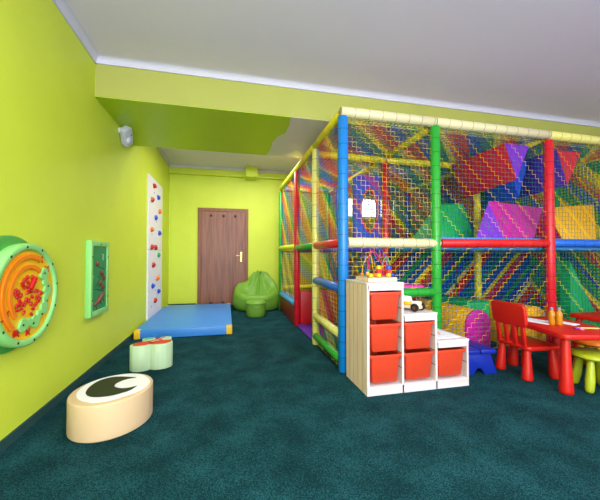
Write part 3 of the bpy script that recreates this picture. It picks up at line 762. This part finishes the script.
MB().lathe([(.274, .034), (RG, .034), (RG + .002, .045), (RG + .002, .099), (RG - .008, .108), (.282, .108), (.276, .102), (.274, .034)], 64, cap=False).build('outer_ring', M['game_green'], cg, True, angle=50)
MB().lathe([(.278, .034), (.278, .088), (.0, .088)], 64).build('face', M['game_yellow'], cg, True, angle=50)
arc_band(.222, .25, 62, 232, .088, .108).build('arch', M['game_orange'], cg, True)
arc_band(.158, .186, 52, 226, .088, .104).build('arch', M['game_orange'], cg, True)
arc_band(.165, .215, -118, 48, .088, .106, 60, 9, .018).build('gear_track', M['game_green'], cg, True)
for a in range(0, 360, 30):
    x, y = .296 * math.cos(math.radians(a + 8)), .296 * math.sin(math.radians(a + 8))
    MB().lathe([(.008, .107), (.008, .110), (.005, .112)], 10, Matrix.Translation((x, y, 0))).build('screw', M['black'], cg, True)
for a in (-110, -80, -50, -20, 10, 40):
    x, y = .19 * math.cos(math.radians(a)), .19 * math.sin(math.radians(a))
    MB().lathe([(.007, .105), (.007, .109)], 10, Matrix.Translation((x, y, 0))).build('screw', M['black'], cg, True)
rng = random.Random(3)
cnt = 0
while cnt < 46:
    x, y = rng.uniform(-.14, .13), rng.uniform(-.14, .12)
    if x * x + y * y > .135 ** 2: continue
    if y > .02 and rng.random() < .35: continue
    MB().ball((x, y, .096), (.017, .010, .009), 10, 7, rot=Euler((0, 0, rng.uniform(0, PI)))).build('bead', M['game_red'], cg, True); cnt += 1
MB().tube([(.0, .03, .104), (.05, .10, .104)], .016, 10).build('bead', M['game_red'], cg, True)
for x, y, s in ((.12, .215, .022), (.19, .15, .022), (-.11, -.215, .03), (-.20, -.10, .03), (.0, -.235, .02)):
    fig = MB(); fig.ball((x, y, .092), (s, s * .7, .006), 10, 6)
    for k in range(4):
        a = PI / 4 + PI / 2 * k; fig.tube([(x, y, .092), (x + s * 1.3 * math.cos(a), y + s * 1.2 * math.sin(a), .092)], .005, 6)
    fig.build('figure_cutout', M['game_red'], cg, True)

pg = wthing('wall_game', 'upright rectangular green wall game board with brown knobs and grooves', 'wall game', 3.37, .895)
W2, H2 = .215, .352
f_ = MB()
f_.box((-W2, -H2, 0), (-W2 + .045, H2, .05), .006); f_.box((W2 - .045, -H2, 0), (W2, H2, .05), .006)
f_.box((-W2 + .04, -H2, 0), (W2 - .04, -H2 + .05, .05), .006); f_.box((-W2 + .04, H2 - .05, 0), (W2 - .04, H2, .05), .006)
f_.build('frame', M['game_green'], pg, True)
MB().box((-W2 + .04, -H2 + .045, .01), (W2 - .04, H2 - .045, .041)).build('face', M['panel_green'], pg)
for a, b in (((-.09, .12), (.12, .075)), ((.10, .03), (-.12, -.09)), ((-.12, -.10), (.12, -.14)), ((-.05, .02), (.0, .0))):
    MB().tube([(a[0], a[1], .034), (b[0], b[1], .034)], .009, 8).build('groove', M['groove'], pg, True)
for x, y in ((-.07, .135), (.03, .045), (.09, -.01), (0, -.055), (.07, -.095)):
    MB().lathe([(.02, .032), (.026, .04), (.026, .05), (.016, .058)], 16, Matrix.Translation((x, y, 0))).build('knob', M['brown'], pg, True)
MB().tube([(-.13, -.25, .04), (-.06, -.23, .042), (.0, -.19, .042), (.07, -.175, .042), (.13, -.16, .04)], [.008, .02, .026, .02, .008], 10).build('lizard_cutout', M['brown'], pg, True)
for x, y in ((-.08, -.26), (.02, -.22), (.09, -.2)):
    MB().tube([(x, y, .038), (x + .02, y - .04, .038)], .008, 8).build('lizard_leg', M['brown'], pg, True)
MB().tube([(.07, .23, .036), (.09, .21, .036), (.07, .19, .036), (.09, .17, .036)], .007, 8).build('ghost_cutout', M['whitev'], pg, True)
for y in (.02, -.22):
    MB().ball((-.145, y, .036), (.016, .016, .006), 10, 6).build('yellow_cutout', M['yellow'], pg, True)
for x, y in ((-W2 + .026, .2), (-W2 + .026, -.2), (W2 - .026, .2), (W2 - .026, -.2), (0, H2 - .03)):
    MB().lathe([(.008, .048), (.008, .053)], 10, Matrix.Translation((x, y, 0))).build('screw', M['black'], pg, True)

cw = wthing('climbing_panel', 'tall narrow white climbing panel with coloured holds on the left wall', 'climbing panel', 5.87, 1.22)
HW, HH = .53, 1.205
MB().box((-HW, -HH + .06, 0), (HW, -.01, .025), .003).build('board', M['whitev'], cw)
MB().box((-HW, -.005, 0), (HW, HH, .025), .003).build('board', M['whitev'], cw)
holds = [(78, 68, 'red'), (71, 112, 'red'), (91, 105, 'blue'), (95, 150, 'orange'), (83, 170, 'blue'), (70, 208, 'orange'), (94, 220, 'blue'), (70, 265, 'red'), (82, 266, 'red'),
         (92, 290, 'green'), (75, 323, 'red'), (88, 365, 'orange'), (73, 390, 'blue'), (92, 407, 'blue'), (80, 437, 'red')]
hm = dict(red=M['game_red'], blue=V['blue'], orange=M['orange'], green=V['green'])
rng = random.Random(11)
f0, H0 = 310.0, 1.10
for px, py, c in holds:
    x = 130 + px / 3.226; y = 165 + py / 3.226
    a = (x - 300) / f0; b = (250 - y) / f0
    fw = math.cos(pitch) - b * math.sin(pitch); up = math.sin(pitch) + b * math.cos(pitch)
    dx = a * math.cos(th) + fw * math.sin(th); dy = -a * math.sin(th) + fw * math.cos(th)
    t_ = (XL + .03) / dx; yy, zz = dy * t_ - 5.87, H0 + up * t_ - 1.22
    yy = max(-HW + .1, min(HW - .1, yy))
    hb = bmesh.new(); bmesh.ops.create_icosphere(hb, subdivisions=2, radius=1)
    for vv in hb.verts:
        k = 1 + rng.uniform(-.14, .14); vv.co = Vector((vv.co.x * .07 * k + yy, vv.co.y * .046 * k + zz, max(0, vv.co.z) * .045 * k + .024))
    bmesh.ops.remove_doubles(hb, verts=hb.verts[:], dist=.0005)
    h = MB().bm(hb).build('hold', hm[c], cw, True, angle=60); h['label'] = c + ' climbing hold'
for k in range(9):
    MB().lathe([(.012, .024), (.012, .028)], 8, Matrix.Translation((-.3 + .6 * ((k * 7) % 5) / 4, -.95 + k * .24, 0))).build('bolt_hole', M['black'], cw)

# alarm detector under the bulkhead
sn = wthing('motion_detector', 'white motion detector on a bracket under the bulkhead on the left wall', 'detector', 4.00, 2.575)
MB().box((-.03, -.03, 0), (.03, .03, .05), .006).build('bracket', M['white'], sn, True)
hR = Matrix.Translation((0, 0, .045)) @ Euler((math.radians(28), math.radians(8), math.radians(-38))).to_matrix().to_4x4()
MB().prism(rrect(-.07, -.065, .17, .065, .045, 6), 0, .075, hR, .014, 3).build('housing', M['grey_white'], sn, True, angle=50)
MB().ball((0, 0, 0), (.045, .05, .03), 16, 10).build('lens', mat('detector_lens', (205, 205, 228), .3), sn, True, loc=hR @ Vector((.08, -.01, .066)))
MB().ball(hR @ Vector((.03, .03, .077)), .007, 8, 6).build('indicator', M['black'], sn, True)

# ------------------------------------------------------------------ floor things on the left
EC = Vector((-.739, 2.328)); EA, EB, EANG, EH = .236, .261, 2.816, .222
es = thing('foam_block', 'cream oval foam block seat with a black and white eye on top', 'foam block', (EC.x, EC.y, 0))
def closed(pts, n=6):
    P = [Vector(p) for p in pts]; m = len(P); out = []
    for i in range(m):
        a_, b_, c_, d_ = P[i - 1], P[i], P[(i + 1) % m], P[(i + 2) % m]
        for k in range(n):
            t = k / n
            out.append(.5 * ((2 * b_) + (c_ - a_) * t + (2 * a_ - 5 * b_ + 4 * c_ - d_) * t * t + (3 * b_ - a_ - 3 * c_ + d_) * t ** 3))
    return out
MB().prism(ell(0, 0, EA, EB, EANG, 64), 0.002, EH, None, .012, 4).build('body', M['cream'], es, True, angle=60)
white_o = [(-.921, 2.244), (-.942, 2.347), (-.916, 2.455), (-.855, 2.526), (-.771, 2.560), (-.69, 2.562), (-.604, 2.520), (-.536, 2.42), (-.519, 2.336), (-.553, 2.231), (-.629, 2.164), (-.698, 2.122), (-.783, 2.118), (-.869, 2.169)]
MB().prism([(q.x, q.y) for q in closed([(x - EC.x, y - EC.y) for x, y in white_o])], EH - .004, EH + .003).build('eye_white', M['whitev'], es)
def open_s(pts): return [(q.x, q.y) for q in spline([(x - EC.x, y - EC.y, 0) for x, y in pts], 6)]
pupil_o = open_s([(-.588, 2.31), (-.613, 2.246), (-.646, 2.219), (-.699, 2.188), (-.767, 2.182), (-.833, 2.206), (-.880, 2.273), (-.892, 2.38), (-.868, 2.470), (-.81, 2.515), (-.734, 2.510), (-.634, 2.474)])
pupil_i = open_s([(-.634, 2.474), (-.695, 2.450), (-.735, 2.395), (-.733, 2.337), (-.690, 2.297), (-.638, 2.290), (-.588, 2.31)])
MB().prism(pupil_o[:-1] + pupil_i[:-1], EH + .002, EH + .005).build('pupil', M['blackv'], es)

bf = thing('foam_block', 'mint green butterfly-shaped foam block seat with red spots before the blue mat', 'foam block', (-.72, 3.36, 0))
def lobe(cx_, cy_, a, b, ang): return ell(cx_ * .83, cy_ * .83, a * .83, b * .83, math.radians(ang), 40)
def blob(fn, n=96): return [fn(2 * PI * k / n) for k in range(n)]
BH = .245
def wing_outline():
    # union of four lobes by support along rays from the centre
    L = [(-.105, -.05, .125, .105, 25), (.10, -.015, .135, .11, 20), (-.075, .20, .085, .07, 10), (.11, .22, .075, .06, 10)]
    pts = []
    for k in range(140):
        t = 2 * PI * k / 140; d = Vector((math.cos(t), math.sin(t))); best = .045
        o0 = Vector((0, .06))
        for cx_, cy_, a, b, ang in L:
            s = 0.0; r_ = .40
            for q in range(80):
                rr = r_ * (1 - q / 80); p = o0 + d * rr - Vector((cx_, cy_)); an = math.radians(ang)
                x = p.x * math.cos(an) + p.y * math.sin(an); y = -p.x * math.sin(an) + p.y * math.cos(an)
                if (x / a) ** 2 + (y / b) ** 2 <= 1: best = max(best, rr); break
        pts.append(((o0.x + d.x * best) * .83, (o0.y + d.y * best) * .83))
    return pts
MB().prism(wing_outline(), .002, BH, None, .008, 3).build('body', M['mint'], bf, True, angle=50)
for a in ((-.095, -.04, .108, .078, 25), (.095, -.008, .122, .082, 20)):
    MB().prism(lobe(*a), BH - .003, BH + .003).build('wing_spot', M['redv'], bf)['label'] = 'red oval wing spot'
for a in ((-.075, .20, .052, .038, 10),):
    MB().prism(lobe(*a), BH - .003, BH + .003).build('wing_spot', M['tealv'], bf)['label'] = 'teal wing spot'
for pts in ([(-.05, .03, BH + .003), (.025, .09, BH + .003), (.085, .19, BH + .003)], [(.09, .06, BH + .003), (.02, .12, BH + .003), (-.02, .2, BH + .003)]):
    MB().tube(pts, .004, 6).build('antenna', M['redv'], bf)

mt = thing('floor_mat', 'thick blue vinyl gym mat with yellow corners under the climbing panel', 'mat', (-.56, 5.60, 0))
MX, MY, MH = .635, 1.09, .12
MB().box((-MX, -MY, 0), (MX, MY, MH), .012, 3).build('body', M['mat_blue'], mt, True)
for sx in (-1, 1):
    for sy in (-1, 1):
        c = MB(); a = sx * (MX + .003); b = sy * (MY + .003)
        c.box((min(a, a - sx * .085), min(b, b - sy * .085), -.0), (max(a, a - sx * .085), max(b, b - sy * .085), MH + .003), .012, 3)
        c.build('corner_pad', M['yellow'], mt, True)

# bean bag
bg = thing('bean_bag', 'large green bean bag chair in front of the door and back wall', 'bean bag', (.62, 6.62, 0))
def bean(nu=120, nside=14, ntop=34):
    vs = []; fs = []
    sm = lambda e0, e1, x: (lambda t: t * t * (3 - 2 * t))(min(1, max(0, (x - e0) / (e1 - e0))))
    px_, py_ = .10, .27                                   # gathered peak
    def top_z(x, y):
        back = math.exp(-(((x - px_) / .27) ** 2 + ((y - py_) / .21) ** 2))
        rim = math.hypot(x, y) / .47
        dish = math.exp(-(((x + .02) / .27) ** 2 + ((y + .06) / .20) ** 2))
        z = .34 + .13 * sm(-.1, .25, y) + .07 * sm(.15, .42, abs(x)) + .28 * back - .22 * dish
        d = math.hypot(x - px_, y - py_); an = math.atan2(y - py_, x - px_)
        z += (.060 * math.sin(9 * an) + .030 * math.sin(17 * an + 9 * d)) * math.exp(-((d - .13) / .15) ** 2)
        z += .008 * math.sin(14 * x + 9 * y) * dish
        return z
    def edge_h(a): return .22
    rows = []
    side = [(.38, .0), (.44, .012), (.475, .05), (.495, .11), (.50, .17), (.495, .23)]
    for r, z in side: rows.append([(r * math.cos(2 * PI * i / nu), r * math.sin(2 * PI * i / nu), z) for i in range(nu)])
    for j in range(1, ntop + 1):
        q = j / ntop; row = []
        for i in range(nu):
            a = 2 * PI * i / nu; r = .495 * math.cos(q * PI / 2) ** .8 if q < 1 else 0.0
            x, y = r * math.cos(a), r * math.sin(a)
            zt = top_z(x, y); k = sm(0, .42, q)
            z = .23 + (zt - .23) * (math.sin(min(1, q * 2.1) * PI / 2))
            wob = .008 * math.sin(6 * a + 10 * z) * (1 - q)
            row.append((x * (1 + wob), y * (1 + wob), z))
        rows.append(row)
    for r in rows: vs += r
    for j in range(len(rows) - 1):
        for i in range(nu): fs.append((j * nu + i, j * nu + (i + 1) % nu, (j + 1) * nu + (i + 1) % nu, (j + 1) * nu + i))
    fs.append(tuple(range(nu - 1, -1, -1)))
    return MB().add(vs, fs)
bdy = bean().build('body', M['bean'], bg, True, angle=80)
MB().tube([(.04, .26, .70), (.07, .27, .755), (.13, .27, .76), (.16, .26, .70)], .022, 8).build('carry_loop', M['bean'], bg, True)
for a in range(8):
    an = 2 * PI * a / 8 + .3
pu = thing('pouf', 'small round green pouf standing in front of the bean bag', 'pouf', (.525, 5.77, 0))
MB().lathe([(.0, 0), (.155, .002), (.172, .02), (.178, .12), (.176, .23), (.182, .245), (.176, .265), (.15, .288), (.0, .30)], 40, cap=False).build('body', M['bean'], pu, True, angle=60)
MB().lathe([(.179, .236), (.187, .244), (.187, .252), (.179, .258)], 40, cap=False).build('piping', M['bean'], pu, True)
MB().tube([(-.07, -.182, .21), (-.03, -.195, .19), (.03, -.195, .19), (.07, -.182, .21)], .009, 8).build('handle', M['bean'], pu, True)

# ------------------------------------------------------------------ lighting: unseen ceiling fill lamps, added to brighten the hall
def lamp(x, y, z, sx, sy, power, col, label, spread=PI):
    t = thing('ceiling_light', label, 'ceiling light', (x, y, z))
    fr_ = MB(); a, b = sx / 2, sy / 2
    fr_.box((-a - .03, -b - .03, -.035), (a + .03, -b, 0)); fr_.box((-a - .03, b, -.035), (a + .03, b + .03, 0))
    fr_.box((-a - .03, -b, -.035), (-a, b, 0)); fr_.box((a, -b, -.035), (a + .03, b, 0))
    fr_.build('frame', M['white'], t)
    MB().box((-a, -b, -.012), (a, b, -.004)).build('diffuser', emit('lamp_diffuser', (255, 252, 244), 3.0), t)
    ld = bpy.data.lights.new('lamp_light', 'AREA'); ld.shape = 'RECTANGLE'; ld.size = sx * .95; ld.size_y = sy * .95
    ld.energy = power; ld.color = col; ld.spread = spread
    lo = bpy.data.objects.new('lamp_light', ld); C.objects.link(lo); lo.location = (x, y, z - .045)
    return t
WARM = (1.0, .97, .93)
LP = .30
lamp(.35, .55, ZC, 1.2, .6, 95 * LP, WARM, 'square ceiling lamp above the near left of the hall')
lamp(3.4, .30, ZC, 1.2, .6, 80 * LP, WARM, 'square ceiling lamp above the near right of the hall')
lamp(.35, -1.5, ZC, 1.2, .6, 60 * LP, WARM, 'square ceiling lamp at the back left of the hall')
lamp(3.4, -1.5, ZC, 1.2, .6, 50 * LP, WARM, 'square ceiling lamp at the back right of the hall')
lamp(.75, 5.4, ZR, 1.4, .8, 62, WARM, 'square ceiling lamp behind the bulkhead above the blue mat')  # added out of view to lift the back room walls
# made-up windows behind the camera, added as cool fill for ceiling and room
for k, xc in enumerate((.2, 2.6, 5.0)):
    hw = .95; z0, z1 = .75, 2.55
    fr_ = MB()
    for p_, q_ in (((-hw, z0), (hw, z0 + .07)), ((-hw, z1 - .07), (hw, z1)), ((-hw, z0), (-hw + .07, z1)), ((hw - .07, z0), (hw, z1)), ((-.03, z0), (.03, z1))):
        fr_.box((xc + p_[0], YF, p_[1]), (xc + q_[0], YF + .05, q_[1]), .004)
    wn = struct(fr_.build('window_%d' % (k + 2), M['white']))
    MB().box((xc - hw + .03, YF + .005, z0 + .03), (xc + hw - .03, YF + .02, z1 - .03)).build('pane', emit('daylight_front_pane', (226, 236, 255), 2.0), wn)
    ld = bpy.data.lights.new('window_daylight', 'AREA'); ld.shape = 'RECTANGLE'; ld.size = hw * 1.9; ld.size_y = (z1 - z0) * .95
    ld.energy = (215, 48, 8)[k]; ld.color = (.90, .94, 1.0)
    lo = bpy.data.objects.new('window_daylight', ld); C.objects.link(lo); lo.location = (xc, YF + .06, (z0 + z1) / 2); lo.rotation_euler = (PI / 2, 0, 0)

wd = bpy.data.worlds.new('world'); bpy.context.scene.world = wd; wd.use_nodes = True
wd.node_tree.nodes['Background'].inputs[0].default_value = (.6, .7, .9, 1); wd.node_tree.nodes['Background'].inputs[1].default_value = .5

vs_ = bpy.context.scene.view_settings
vs_.view_transform = 'Standard'; vs_.look = 'None'; vs_.gamma = 1.0; vs_.exposure = 0.12; vs_.use_curve_mapping = False
